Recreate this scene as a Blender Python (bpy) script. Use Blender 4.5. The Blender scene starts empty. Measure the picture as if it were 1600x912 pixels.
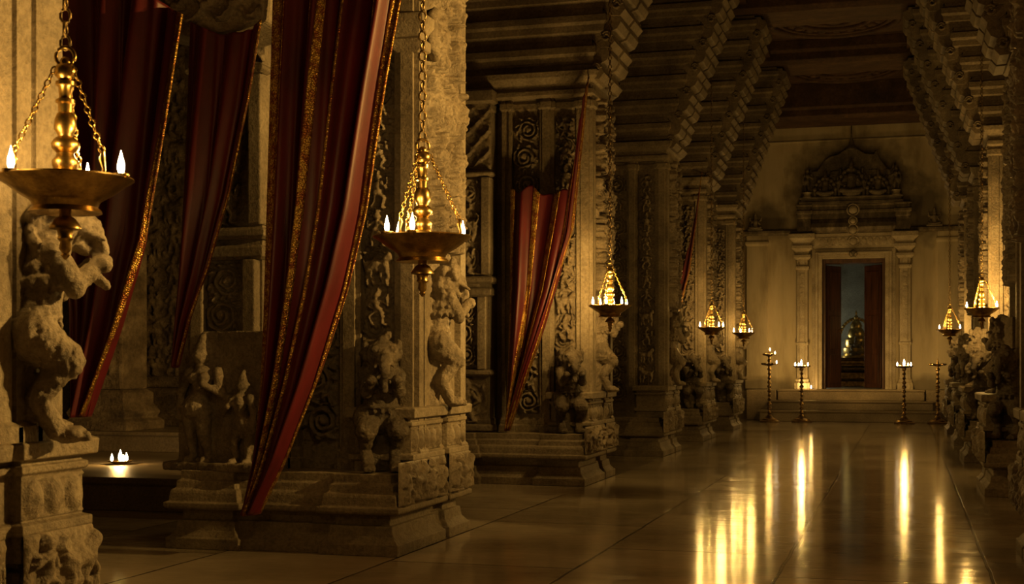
import bpy, bmesh, math, random
import numpy as np
from mathutils import Vector, Matrix, noise as mnoise

C = bpy.context.scene.collection
SC = bpy.context.scene
PI = math.pi
random.seed(7)

# ------------------------------------------------------------------ camera, world, exposure
cam_d = bpy.data.cameras.new('camera')
cam = bpy.data.objects.new('camera', cam_d); C.objects.link(cam)
cam.location = (0, 0, 1.25)
cam.rotation_euler = (PI/2, 0, math.atan(615/2150))
cam_d.sensor_width = 36; cam_d.lens = 36*2150/1600
cam_d.shift_y = 114/1600
cam_d.clip_end = 120
cam_d.dof.use_dof = True; cam_d.dof.focus_distance = 10.0; cam_d.dof.aperture_fstop = 6.3
SC.camera = cam
SC.view_settings.view_transform = 'Standard'
SC.view_settings.look = 'None'
SC.view_settings.exposure = 0.0
SC.view_settings.gamma = 1.0
SC.view_settings.use_curve_mapping = False
W = bpy.data.worlds.new('world'); SC.world = W; W.use_nodes = True
bg = W.node_tree.nodes['Background']
bg.inputs[0].default_value = (1.0, 0.55, 0.2, 1); bg.inputs[1].default_value = 0.008

LIGHT = (1.0, 0.56, 0.13)
P_HANG = 46.0        # watts in one hanging lamp
P_FILL = 2300.0  # watts in the added fill lamp
P_STAND = 44.0
P_DIYA = 22.0

# ------------------------------------------------------------------ materials
def nt(name):
    m = bpy.data.materials.new(name); m.use_nodes = True
    t = m.node_tree; b = t.nodes['Principled BSDF']
    return m, t, b
def N(t, typ, **kw):
    n = t.nodes.new(typ)
    for k, v in kw.items():
        if k in n.inputs: n.inputs[k].default_value = v
        else: setattr(n, k, v)
    return n
def ramp(t, fac, stops):
    r = t.nodes.new('ShaderNodeValToRGB')
    e = r.color_ramp.elements
    while len(e) < len(stops): e.new(0.5)
    for i, (p, c) in enumerate(stops):
        e[i].position = p; e[i].color = (*c, 1)
    t.links.new(fac, r.inputs[0]); return r
def stone(name, cols, scale=2.2, bump=0.35, rough=0.7, fine=38.0, streak=(1, 1, 1), bdist=0.02):
    m, t, b = nt(name); L = t.links.new
    tc = t.nodes.new('ShaderNodeTexCoord')
    geo = t.nodes.new('ShaderNodeNewGeometry')
    mp = N(t, 'ShaderNodeMapping'); mp.inputs['Scale'].default_value = streak
    L(geo.outputs['Position'], mp.inputs[0])
    n1 = N(t, 'ShaderNodeTexNoise', Scale=scale, Detail=8.0, Roughness=0.62); L(mp.outputs[0], n1.inputs['Vector'])
    r = ramp(t, n1.outputs[0], [(0.30, cols[0]), (0.52, cols[1]), (0.72, cols[2])])
    n2 = N(t, 'ShaderNodeTexNoise', Scale=fine, Detail=5.0, Roughness=0.7); L(geo.outputs['Position'], n2.inputs['Vector'])
    mx = N(t, 'ShaderNodeMix', data_type='RGBA', blend_type='MULTIPLY'); mx.inputs[0].default_value = 0.62
    L(r.outputs[0], mx.inputs[6])
    r2 = ramp(t, n2.outputs[0], [(0.34, (0.34, 0.31, 0.27)), (0.60, (1, 1, 1))]); L(r2.outputs[0], mx.inputs[7])
    L(mx.outputs[2], b.inputs['Base Color'])
    b.inputs['Roughness'].default_value = rough
    ad = N(t, 'ShaderNodeMath', operation='MULTIPLY_ADD'); ad.inputs[1].default_value = 0.6
    L(n1.outputs[0], ad.inputs[0]); L(n2.outputs[0], ad.inputs[2])
    bp = N(t, 'ShaderNodeBump', Strength=bump, Distance=bdist); L(ad.outputs[0], bp.inputs['Height'])
    L(bp.outputs[0], b.inputs['Normal'])
    return m
M = {}
M['stone'] = stone('carved_granite', [(0.13, 0.105, 0.075), (0.27, 0.225, 0.165), (0.40, 0.345, 0.265)], 1.9, 0.7, 0.58)
M['sculpt'] = stone('sculpted_granite', [(0.14, 0.115, 0.085), (0.30, 0.25, 0.19), (0.42, 0.36, 0.28)], 5.0, 0.8, 0.48, 46.0)
M['oiled_shaded'] = stone('oiled_shaded_granite', [(0.045, 0.034, 0.024), (0.11, 0.088, 0.062), (0.22, 0.18, 0.13)], 5.0, 0.8, 0.34, 46.0)  # oiled gloss; base colour also darkened for the shade on the guardians
M['relief'] = stone('relief_granite', [(0.12, 0.095, 0.068), (0.25, 0.205, 0.15), (0.38, 0.325, 0.25)], 3.0, 0.7, 0.46, 50.0)
M['aged'] = stone('aged_masonry', [(0.07, 0.05, 0.033), (0.20, 0.15, 0.10), (0.36, 0.29, 0.2)], 2.4, 0.9, 0.8, 20.0, (1, 1, 2.2), 0.05)
M['step'] = stone('worn_step_stone', [(0.16, 0.125, 0.085), (0.25, 0.2, 0.14), (0.34, 0.28, 0.2)], 1.6, 0.2, 0.42, 45.0)
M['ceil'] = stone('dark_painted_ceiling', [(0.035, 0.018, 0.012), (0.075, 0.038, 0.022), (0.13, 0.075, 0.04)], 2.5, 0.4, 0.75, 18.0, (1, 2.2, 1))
M['corbel'] = stone('corbel_granite', [(0.09, 0.07, 0.05), (0.18, 0.145, 0.105), (0.30, 0.25, 0.19)], 2.2, 0.5, 0.65)
M['pale'] = stone('pale_doorway_stone', [(0.24, 0.2, 0.14), (0.42, 0.36, 0.27), (0.52, 0.46, 0.36)], 3.0, 0.3, 0.6, 50.0)
M['soot'] = stone('sooty_carving', [(0.05, 0.04, 0.03), (0.14, 0.115, 0.085), (0.27, 0.225, 0.165)], 4.0, 0.5, 0.7, 40.0)
M['eave'] = stone('stained_eave_stone', [(0.05, 0.04, 0.028), (0.15, 0.12, 0.085), (0.34, 0.28, 0.2)], 2.6, 0.3, 0.65, 30.0, (2.5, 1, 1))

def plaster():
    m, t, b = nt('smoke_stained_plaster'); L = t.links.new
    geo = t.nodes.new('ShaderNodeNewGeometry')
    mp = N(t, 'ShaderNodeMapping'); mp.inputs['Scale'].default_value = (1.6, 1, 0.35); L(geo.outputs['Position'], mp.inputs[0])
    n1 = N(t, 'ShaderNodeTexNoise', Scale=1.7, Detail=7.0, Roughness=0.6); L(mp.outputs[0], n1.inputs['Vector'])
    r = ramp(t, n1.outputs[0], [(0.3, (0.30, 0.245, 0.16)), (0.5, (0.47, 0.40, 0.28)), (0.75, (0.56, 0.49, 0.36))])
    n3 = N(t, 'ShaderNodeTexNoise', Scale=3.0, Detail=4.0, Roughness=0.55); L(geo.outputs['Position'], n3.inputs['Vector'])
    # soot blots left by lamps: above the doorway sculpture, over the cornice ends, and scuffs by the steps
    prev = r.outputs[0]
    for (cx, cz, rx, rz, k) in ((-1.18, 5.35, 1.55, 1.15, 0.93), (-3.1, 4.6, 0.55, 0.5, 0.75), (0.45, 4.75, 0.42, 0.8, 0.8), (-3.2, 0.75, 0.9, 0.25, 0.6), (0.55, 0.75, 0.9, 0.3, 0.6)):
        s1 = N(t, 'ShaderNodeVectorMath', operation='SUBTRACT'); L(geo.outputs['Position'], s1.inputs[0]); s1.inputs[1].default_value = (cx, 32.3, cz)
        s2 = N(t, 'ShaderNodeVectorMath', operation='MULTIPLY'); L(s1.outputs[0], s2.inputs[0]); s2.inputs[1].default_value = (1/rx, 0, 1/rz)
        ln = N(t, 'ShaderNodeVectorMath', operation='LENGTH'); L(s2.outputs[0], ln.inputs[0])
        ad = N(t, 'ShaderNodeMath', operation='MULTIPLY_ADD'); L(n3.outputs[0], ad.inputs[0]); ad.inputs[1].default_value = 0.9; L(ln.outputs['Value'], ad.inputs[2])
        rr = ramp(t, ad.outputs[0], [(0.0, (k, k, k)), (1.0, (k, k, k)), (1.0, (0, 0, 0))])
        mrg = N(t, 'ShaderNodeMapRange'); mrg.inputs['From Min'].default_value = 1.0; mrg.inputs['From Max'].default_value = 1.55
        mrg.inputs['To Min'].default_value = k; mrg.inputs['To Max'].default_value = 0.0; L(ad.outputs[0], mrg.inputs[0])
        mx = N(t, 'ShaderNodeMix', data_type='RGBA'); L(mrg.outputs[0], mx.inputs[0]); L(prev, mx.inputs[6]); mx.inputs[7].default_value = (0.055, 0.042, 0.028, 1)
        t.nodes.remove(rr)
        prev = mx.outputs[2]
    L(prev, b.inputs['Base Color']); b.inputs['Roughness'].default_value = 0.75
    bp = N(t, 'ShaderNodeBump', Strength=0.25, Distance=0.02); L(n1.outputs[0], bp.inputs['Height']); L(bp.outputs[0], b.inputs['Normal'])
    return m
M['plaster'] = plaster()
M['plain_plaster'] = stone('grey_plaster', [(0.2, 0.2, 0.18), (0.34, 0.35, 0.32), (0.44, 0.45, 0.42)], 2.0, 0.15, 0.8)

def floor_mat():
    m, t, b = nt('polished_stone_slabs'); L = t.links.new
    geo = t.nodes.new('ShaderNodeNewGeometry')
    sp = N(t, 'ShaderNodeSeparateXYZ'); L(geo.outputs['Position'], sp.inputs[0])
    wob = N(t, 'ShaderNodeTexNoise', Scale=1.4, Detail=6.0, Roughness=0.7); L(geo.outputs['Position'], wob.inputs['Vector'])
    ax = N(t, 'ShaderNodeMath', operation='MULTIPLY_ADD'); L(wob.outputs[0], ax.inputs[0]); ax.inputs[1].default_value = 0.035; L(sp.outputs[0], ax.inputs[2])
    ax2 = N(t, 'ShaderNodeMath', operation='ADD'); L(ax.outputs[0], ax2.inputs[0]); ax2.inputs[1].default_value = 3.155 + 1.22*10
    cb = N(t, 'ShaderNodeCombineXYZ'); L(sp.outputs[1], cb.inputs[0]); L(ax2.outputs[0], cb.inputs[1])
    br = N(t, 'ShaderNodeTexBrick'); L(cb.outputs[0], br.inputs['Vector'])
    br.offset = 0.42; br.squash = 1.0
    br.inputs['Scale'].default_value = 1.0; br.inputs['Brick Width'].default_value = 2.3; br.inputs['Row Height'].default_value = 1.22
    br.inputs['Mortar Size'].default_value = 0.011; br.inputs['Mortar Smooth'].default_value = 0.3
    br.inputs['Color1'].default_value = (0.30, 0.30, 0.30, 1); br.inputs['Color2'].default_value = (0.75, 0.75, 0.75, 1); br.inputs['Mortar'].default_value = (0.5, 0.5, 0.5, 1)
    n1 = N(t, 'ShaderNodeTexNoise', Scale=0.9, Detail=9.0, Roughness=0.66); L(geo.outputs['Position'], n1.inputs['Vector'])
    mixv = N(t, 'ShaderNodeMix', data_type='FLOAT'); mixv.inputs[0].default_value = 0.36; L(n1.outputs[0], mixv.inputs[2]); L(br.outputs['Color'], mixv.inputs[3])
    r = ramp(t, mixv.outputs[0], [(0.32, (0.16, 0.132, 0.096)), (0.5, (0.36, 0.31, 0.24)), (0.68, (0.55, 0.48, 0.385))])
    mx = N(t, 'ShaderNodeMix', data_type='RGBA'); L(br.outputs['Fac'], mx.inputs[0]); L(r.outputs[0], mx.inputs[6]); mx.inputs[7].default_value = (0.04, 0.032, 0.024, 1)
    L(mx.outputs[2], b.inputs['Base Color'])
    n2 = N(t, 'ShaderNodeTexNoise', Scale=2.6, Detail=8.0, Roughness=0.72); L(geo.outputs['Position'], n2.inputs['Vector'])
    rr = N(t, 'ShaderNodeMapRange'); rr.inputs['From Min'].default_value = 0.3; rr.inputs['From Max'].default_value = 0.72
    rr.inputs['To Min'].default_value = 0.06; rr.inputs['To Max'].default_value = 0.15; L(n2.outputs[0], rr.inputs[0])
    L(rr.outputs[0], b.inputs['Roughness'])
    b.inputs['IOR'].default_value = 1.45; b.inputs['Specular IOR Level'].default_value = 0.23
    # gentle undulation of the worn polish, longer across the hall than along it
    mp = N(t, 'ShaderNodeMapping'); mp.inputs['Scale'].default_value = (0.16, 1.0, 1); L(geo.outputs['Position'], mp.inputs[0])
    n3 = N(t, 'ShaderNodeTexNoise', Scale=15.0, Detail=6.0, Roughness=0.55); L(mp.outputs[0], n3.inputs['Vector'])
    b1 = N(t, 'ShaderNodeBump', Strength=0.20, Distance=0.008); L(n3.outputs[0], b1.inputs['Height'])
    inv = N(t, 'ShaderNodeMath', operation='SUBTRACT'); inv.inputs[0].default_value = 1.0; L(br.outputs['Fac'], inv.inputs[1])
    b2 = N(t, 'ShaderNodeBump', Strength=0.7, Distance=0.008); L(inv.outputs[0], b2.inputs['Height']); L(b1.outputs[0], b2.inputs['Normal'])
    L(b2.outputs[0], b.inputs['Normal'])
    return m
M['floor'] = floor_mat()

def metal(name, c1, c2, rough=0.3):
    m, t, b = nt(name); L = t.links.new
    tc = t.nodes.new('ShaderNodeTexCoord')
    n1 = N(t, 'ShaderNodeTexNoise', Scale=14.0, Detail=6.0, Roughness=0.65); L(tc.outputs['Object'], n1.inputs['Vector'])
    r = ramp(t, n1.outputs[0], [(0.35, c1), (0.62, c2)]); L(r.outputs[0], b.inputs['Base Color'])
    b.inputs['Metallic'].default_value = 1.0
    rr = N(t, 'ShaderNodeMapRange'); rr.inputs['To Min'].default_value = rough+0.14; rr.inputs['To Max'].default_value = rough-0.08; L(n1.outputs[0], rr.inputs[0]); L(rr.outputs[0], b.inputs['Roughness'])
    bp = N(t, 'ShaderNodeBump', Strength=0.12, Distance=0.004); L(n1.outputs[0], bp.inputs['Height']); L(bp.outputs[0], b.inputs['Normal'])
    return m
M['brass'] = metal('aged_brass', (0.20, 0.125, 0.04), (0.56, 0.385, 0.135), 0.27)
M['bronze'] = metal('dark_bronze', (0.10, 0.065, 0.03), (0.30, 0.20, 0.085), 0.36)
M['iron'] = metal('dark_chain_iron', (0.10, 0.075, 0.045), (0.34, 0.24, 0.11), 0.4)
M['gilt'] = metal('gilded_metal', (0.45, 0.31, 0.10), (0.9, 0.68, 0.28), 0.3)

def cloth(name, c1, c2, sheen=0.5, sc=7.0):
    m, t, b = nt(name); L = t.links.new
    tc = t.nodes.new('ShaderNodeTexCoord')
    mp = N(t, 'ShaderNodeMapping'); mp.inputs['Scale'].default_value = (1, 1, 0.25); L(tc.outputs['Object'], mp.inputs[0])
    n1 = N(t, 'ShaderNodeTexNoise', Scale=sc, Detail=6.0, Roughness=0.6); L(mp.outputs[0], n1.inputs['Vector'])
    r = ramp(t, n1.outputs[0], [(0.3, c1), (0.7, c2)]); L(r.outputs[0], b.inputs['Base Color'])
    b.inputs['Roughness'].default_value = 0.5
    b.inputs['Sheen Weight'].default_value = sheen; b.inputs['Sheen Tint'].default_value = (0.9, 0.25, 0.2, 1); b.inputs['Sheen Roughness'].default_value = 0.35
    n2 = N(t, 'ShaderNodeTexNoise', Scale=160.0, Detail=2.0); L(tc.outputs['Object'], n2.inputs['Vector'])
    bp = N(t, 'ShaderNodeBump', Strength=0.2, Distance=0.003); L(n2.outputs[0], bp.inputs['Height']); L(bp.outputs[0], b.inputs['Normal'])
    return m
M['red'] = cloth('crimson_silk', (0.045, 0.0018, 0.005), (0.10, 0.005, 0.012), 0.12)
def brocade():
    m, t, b = nt('gold_brocade'); L = t.links.new
    tc = t.nodes.new('ShaderNodeTexCoord')
    v = N(t, 'ShaderNodeTexVoronoi', Scale=90.0); L(tc.outputs['Object'], v.inputs['Vector'])
    r = ramp(t, v.outputs['Distance'], [(0.2, (0.66, 0.44, 0.11)), (0.6, (0.32, 0.18, 0.035))])
    n1 = N(t, 'ShaderNodeTexNoise', Scale=22.0, Detail=4.0); L(tc.outputs['Object'], n1.inputs['Vector'])
    mx = N(t, 'ShaderNodeMix', data_type='RGBA'); rr = ramp(t, n1.outputs[0], [(0.45, (0, 0, 0)), (0.6, (0.8, 0.8, 0.8))]); L(rr.outputs[0], mx.inputs[0])
    L(r.outputs[0], mx.inputs[6]); mx.inputs[7].default_value = (0.20, 0.045, 0.015, 1)
    L(mx.outputs[2], b.inputs['Base Color']); b.inputs['Metallic'].default_value = 0.75; b.inputs['Roughness'].default_value = 0.38
    bp = N(t, 'ShaderNodeBump', Strength=0.8, Distance=0.006); L(v.outputs['Distance'], bp.inputs['Height']); L(bp.outputs[0], b.inputs['Normal'])
    return m
M['gold'] = brocade()
def wood():
    m, t, b = nt('dark_red_wood'); L = t.links.new
    tc = t.nodes.new('ShaderNodeTexCoord')
    mp = N(t, 'ShaderNodeMapping'); mp.inputs['Scale'].default_value = (9, 9, 0.8); L(tc.outputs['Object'], mp.inputs[0])
    n1 = N(t, 'ShaderNodeTexNoise', Scale=2.0, Detail=6.0); L(mp.outputs[0], n1.inputs['Vector'])
    r = ramp(t, n1.outputs[0], [(0.3, (0.028, 0.012, 0.008)), (0.7, (0.095, 0.038, 0.021))]); L(r.outputs[0], b.inputs['Base Color'])
    b.inputs['Roughness'].default_value = 0.42
    return m
M['wood'] = wood()
def emit(name, col, s):
    m, t, b = nt(name)
    b.inputs['Base Color'].default_value = (0, 0, 0, 1)
    b.inputs['Emission Color'].default_value = (*col, 1); b.inputs['Emission Strength'].default_value = s
    return m
M['flame'] = emit('oil_flame', (1.0, 0.80, 0.50), 26.0)
M['wick'] = stone('burnt_wick', [(0.02, 0.015, 0.01)]*3, 9.0)

# ------------------------------------------------------------------ mesh helpers
class MB:
    def __init__(s): s.v = []; s.f = []
    def add(s, v, f):
        o = len(s.v); s.v += [tuple(p) for p in v]; s.f += [tuple(i+o for i in q) for q in f]; return s
    def box(s, x0, x1, y0, y1, z0, z1):
        return s.add([(x0,y0,z0),(x1,y0,z0),(x1,y1,z0),(x0,y1,z0),(x0,y0,z1),(x1,y0,z1),(x1,y1,z1),(x0,y1,z1)],
                     [(0,3,2,1),(4,5,6,7),(0,1,5,4),(1,2,6,5),(2,3,7,6),(3,0,4,7)])
    def lathe(s, prof, c=(0,0,0), seg=20):
        n = len(prof); v = []; f = []
        for r, z in prof:
            for k in range(seg):
                a = 2*PI*k/seg; v.append((c[0]+r*math.cos(a), c[1]+r*math.sin(a), c[2]+z))
        for i in range(n-1):
            for k in range(seg):
                k2 = (k+1) % seg; f.append((i*seg+k, i*seg+k2, (i+1)*seg+k2, (i+1)*seg+k))
        f.append(tuple(range(seg-1, -1, -1))); f.append(tuple((n-1)*seg+k for k in range(seg)))
        return s.add(v, f)
    def tube(s, pts, r, seg=8, closed=False):
        pts = [Vector(p) for p in pts]; n = len(pts); v = []; f = []
        rr = r if isinstance(r, (list, tuple)) else [r]*n
        for i, p in enumerate(pts):
            if closed: d = pts[(i+1) % n]-pts[i-1]
            else: d = pts[min(i+1, n-1)]-pts[max(i-1, 0)]
            d.normalize()
            a = Vector((0, 0, 1)) if abs(d.z) < 0.9 else Vector((1, 0, 0))
            u = d.cross(a).normalized(); w = u.cross(d)
            for k in range(seg):
                t = 2*PI*k/seg; v.append(p+(u*math.cos(t)+w*math.sin(t))*rr[i])
        for i in range(n if closed else n-1):
            j = (i+1) % n
            for k in range(seg):
                k2 = (k+1) % seg; f.append((i*seg+k, i*seg+k2, j*seg+k2, j*seg+k))
        if not closed:
            f.append(tuple(range(seg-1, -1, -1))); f.append(tuple((n-1)*seg+k for k in range(seg)))
        return s.add(v, f)
    def prism(s, poly, axis, a, b):            # poly of (p,q): axis 'y' -> (x,z), 'x' -> (y,z), 'z' -> (x,y)
        n = len(poly)
        m = {'y': lambda p, q, t: (p, t, q), 'x': lambda p, q, t: (t, p, q), 'z': lambda p, q, t: (p, q, t)}[axis]
        v = [m(p, q, a) for p, q in poly]+[m(p, q, b) for p, q in poly]
        f = [(i, (i+1) % n, n+(i+1) % n, n+i) for i in range(n)]+[tuple(range(n-1, -1, -1)), tuple(range(n, 2*n))]
        return s.add(v, f)
    def loft(s, poly, prof):                   # axis-aligned polygon, profile of (inset, z)
        n = len(poly)
        ar = sum(poly[i][0]*poly[(i+1) % n][1]-poly[(i+1) % n][0]*poly[i][1] for i in range(n))
        if ar < 0: poly = poly[::-1]
        def nrm(i):
            dx = poly[(i+1) % n][0]-poly[i][0]; dy = poly[(i+1) % n][1]-poly[i][1]; l = math.hypot(dx, dy)
            return (-dy/l, dx/l)
        v = []; f = []
        for ins, z in prof:
            for i in range(n):
                a = nrm(i-1); b = nrm(i)
                v.append((poly[i][0]+ins*(a[0]+b[0]), poly[i][1]+ins*(a[1]+b[1]), z))
        for j in range(len(prof)-1):
            for i in range(n):
                i2 = (i+1) % n; f.append((j*n+i, j*n+i2, (j+1)*n+i2, (j+1)*n+i))
        f.append(tuple(range(n-1, -1, -1))); f.append(tuple((len(prof)-1)*n+i for i in range(n)))
        return s.add(v, f)
    def ball(s, c, r, seg=12, rings=7):
        if not isinstance(r, (tuple, list)): r = (r, r, r)
        v = [(c[0], c[1], c[2]-r[2])]; f = []
        for i in range(1, rings):
            ph = -PI/2+PI*i/rings
            for k in range(seg):
                a = 2*PI*k/seg
                v.append((c[0]+r[0]*math.cos(ph)*math.cos(a), c[1]+r[1]*math.cos(ph)*math.sin(a), c[2]+r[2]*math.sin(ph)))
        v.append((c[0], c[1], c[2]+r[2])); T = len(v)-1
        for k in range(seg):
            f.append((0, 1+(k+1) % seg, 1+k)); o = 1+(rings-2)*seg
            f.append((T, o+k, o+(k+1) % seg))
        for i in range(rings-2):
            for k in range(seg):
                a = 1+i*seg+k; b = 1+i*seg+(k+1) % seg; f.append((a, b, b+seg, a+seg))
        return s.add(v, f)
    def xform(s, mat, start=0):
        for i in range(start, len(s.v)): s.v[i] = tuple(mat @ Vector(s.v[i]))
        return s
    def build(s, name, mat, parent=None, smooth=False, bevel=0.0, loc=None, angle=None):
        me = bpy.data.meshes.new(name); me.from_pydata(s.v, [], s.f); me.update()
        me.materials.append(mat if not isinstance(mat, str) else M[mat])
        if smooth:
            me.polygons.foreach_set('use_smooth', [True]*len(me.polygons))
            if angle: me.set_sharp_from_angle(angle=math.radians(angle))
        o = bpy.data.objects.new(name, me); C.objects.link(o)
        if parent: o.parent = parent
        if loc: o.location = loc
        if bevel:
            b = o.modifiers.new('edge_wear', 'BEVEL'); b.width = bevel; b.segments = 2; b.limit_method = 'ANGLE'; b.angle_limit = math.radians(35)
        return o
def thing(name, label, cat, loc=(0, 0, 0), rz=0, group=None, kind=None):
    o = bpy.data.objects.new(name, None); C.objects.link(o); o.empty_display_size = 0.1
    o.location = loc; o.rotation_euler = (0, 0, rz)
    return tag(o, label, cat, group, kind)
def tag(o, label=None, cat=None, group=None, kind=None):
    if label: o['label'] = label
    if cat: o['category'] = cat
    if group: o['group'] = group
    if kind: o['kind'] = kind
    return o
def copy_tree(o, parent=None):
    c = o.copy(); C.objects.link(c); c.parent = parent
    for ch in list(o.children): copy_tree(ch, c)
    return c
def structure(o): o['kind'] = 'structure'; return o
def part_copy(o, parent, loc=None, rz=None):
    c = o.copy(); C.objects.link(c); c.parent = parent
    if loc is not None: c.location = loc
    if rz is not None: c.rotation_euler = (0, 0, rz)
    return c
def lamp_light(parent, z, watts, r=0.06, loc=None):
    d = bpy.data.lights.new('flame_light', 'POINT'); d.energy = watts; d.color = LIGHT; d.shadow_soft_size = r
    o = bpy.data.objects.new('flame_light', d); C.objects.link(o); o.parent = parent; o.location = loc or (0, 0, z); return o

# ------------------------------------------------------------------ carved relief: height fields turned into real surfaces
def vnoise(U, V, cell, rng):
    gu = U/cell; gv = V/cell
    nu = int(gu.max())+3; nv = int(gv.max())+3
    g = rng.random((nu, nv)); i = gu.astype(int); j = gv.astype(int); a = gu-i; b = gv-j
    a = a*a*(3-2*a); b = b*b*(3-2*b)
    return (g[i, j]*(1-a)+g[i+1, j]*a)*(1-b)+(g[i, j+1]*(1-a)+g[i+1, j+1]*a)*b
def cap(U, V, p, q, r0, r1, hgt=1.0):
    px, py = p; dx = q[0]-px; dy = q[1]-py; l2 = dx*dx+dy*dy+1e-12
    t = np.clip(((U-px)*dx+(V-py)*dy)/l2, 0, 1)
    d2 = (U-px-t*dx)**2+(V-py-t*dy)**2; r = r0+(r1-r0)*t
    return hgt*np.sqrt(np.clip(1-d2/(r*r), 0, None))
def figure2d(U, V, cx, cz, s, rng):
    H = np.zeros_like(U); m = rng.choice([-1, 1])
    def c(a, b, r0, r1, h=1.0):
        nonlocal H
        H = np.maximum(H, cap(U, V, (cx+m*a[0]*s, cz+a[1]*s), (cx+m*b[0]*s, cz+b[1]*s), r0*s, r1*s, h))
    j = lambda v: v+rng.uniform(-0.06, 0.06)
    c((0, .36), (0.01, .37), .105, .105)
    c((0.0, .46), (0.02, .56), .07, .03, .8)
    c((0, .16), (0.02, .02), .13, .10); c((0.02, -.03), (-.02, -.1), .13, .12)
    k = (j(.19), j(-.24)); c((.06, -.1), k, .085, .06); c(k, (j(.12), -.46), .06, .04); c((.14, -.47), (.24, -.48), .045, .03)
    k = (j(-.15), j(-.27)); c((-.06, -.1), k, .085, .06); c(k, (j(-.16), -.47), .06, .04); c((-.16, -.48), (-.05, -.48), .045, .03)
    e = (j(.26), j(.08)); c((.12, .2), e, .055, .045, .9); c(e, (j(.3), j(.3)), .045, .03, .9)
    e = (j(-.25), j(.02)); c((-.12, .2), e, .055, .045, .9); c(e, (j(-.12), j(-.05)), .045, .03, .9)
    return H
def beast2d(U, V, cx, cz, s, rng):
    H = np.zeros_like(U); m = rng.choice([-1, 1])
    def c(a, b, r0, r1, h=1.0):
        nonlocal H
        H = np.maximum(H, cap(U, V, (cx+m*a[0]*s, cz+a[1]*s), (cx+m*b[0]*s, cz+b[1]*s), r0*s, r1*s, h))
    c((-.25, .05), (.2, .1), .17, .19); c((.2, .15), (.36, .32), .15, .13); c((.4, .32), (.52, .22), .09, .06)
    for x, y in ((-.3, -.05), (-.16, -.02), (.14, 0), (.28, .02)):
        c((x, y), (x+rng.uniform(-.06, .1), -.25), .09, .06, .9); c((x+.02, -.25), (x+.03, -.44), .06, .05, .9)
    c((-.38, .12), (-.5, .3), .05, .04, .8); c((-.5, .3), (-.4, .42), .04, .05, .8)
    return H
def vine(U, V, w, h, rng):
    H = np.zeros_like(U); un = w*0.95; n = max(1, int(round(h/un))); un = h/n
    for k in range(n):
        sg = 1 if k % 2 == 0 else -1
        cx = w*(0.5+0.07*sg); cz = (k+.5)*un; dx = U-cx; dz = V-cz
        r = np.sqrt(dx*dx+dz*dz); th = np.arctan2(dz, dx*sg)
        ph = (r/(w*0.155)-th/(2*PI)) % 1.0
        ridge = np.clip(1-np.abs(ph-.5)*2.6, 0, 1)**0.7*(r < w*0.40)*(r > w*.07)
        H = np.maximum(H, .75*ridge)
        H = np.maximum(H, np.sqrt(np.clip(1-(r/(w*.10))**2, 0, None)))
        for q in range(9):                          # leaves around each scroll
            a = 2*PI*q/9+rng.uniform(-.3, .3); rr = w*rng.uniform(.38, .47)
            p = (cx+rr*math.cos(a), cz+rr*math.sin(a)); b = a+rng.uniform(.4, 1.5)*sg
            H = np.maximum(H, cap(U, V, p, (p[0]+w*.13*math.cos(b), p[1]+w*.13*math.sin(b)), w*.055, w*.018, rng.uniform(.6, 1)))
    return H
def field(kind, w, h, res, seed):
    rng = np.random.default_rng(seed)
    nu = max(6, int(w/res)); nv = max(6, int(h/res))
    U, V = np.meshgrid(np.linspace(0, w, nu), np.linspace(0, h, nv), indexing='ij')
    wu = U+(vnoise(U, V, .05, rng)-.5)*.018; wv = V+(vnoise(U, V, .05, rng)-.5)*.018
    if kind == 'vine': H = vine(wu, wv, w, h, rng)
    elif kind == 'figures':
        H = np.zeros_like(U); nx = max(1, int(round(w/.34))); n = max(1, int(round(h/(w/nx*1.18)))); s = h/n*.92
        for i in range(n):
            for q in range(nx):
                x = w*(q+.5)/nx; z = h/n*(i+.5)
                H = np.maximum(H, (figure2d if rng.random() < .72 else beast2d)(wu, wv, x, z-.02*s, min(s, w/nx*1.25), rng))
        H = np.maximum(H, .45*vine(wu, wv, w, h, rng))
    elif kind == 'frieze':
        H = np.zeros_like(U); n = max(1, int(round(w/(h*.8))))
        for i in range(n):
            H = np.maximum(H, (beast2d if i % 3 == 1 else figure2d)(wu, wv, w/n*(i+.5), h*.5, h*.95, rng))
        H = np.maximum(H, .3*vnoise(U, V, .05, rng))
    elif kind == 'beads':
        n = max(1, int(round(w/(h*.75)))); x = (U*n/w) % 1-.5; z = V/h-.5
        H = np.sqrt(np.clip(1-(x/.42)**2-(z/.45)**2, 0, None)); H = np.maximum(H, .5*(np.abs(z) > .44))
    elif kind == 'lattice':
        p = .22; a = np.abs(((wu+wv)/p) % 1-.5); b = np.abs(((wu-wv)/p) % 1-.5)
        H = .7*np.clip(1-np.minimum(a, b)*6, 0, 1)
        x = ((wu+wv)/p) % 1-.5; z = ((wu-wv)/p) % 1-.5
        H = np.maximum(H, np.sqrt(np.clip(1-(x*x+z*z)/.055, 0, None)))
        H *= .7+.6*(vnoise(U, V, .12, rng)-.3)
    if kind in ('vine', 'figures'):             # undercut: flat worn faces over steep sides
        e = np.clip((H-.12)/.38, 0, 1); H = .45*H+.6*e*e*(3-2*e)
    H = H*(.82+.36*vnoise(U, V, .03, rng))+.14*vnoise(U, V, .02, rng)
    e = np.minimum(np.minimum(U, w-U), np.minimum(V, h-V)); H *= np.clip(e/.012, 0, 1)
    return U, V, H
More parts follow.
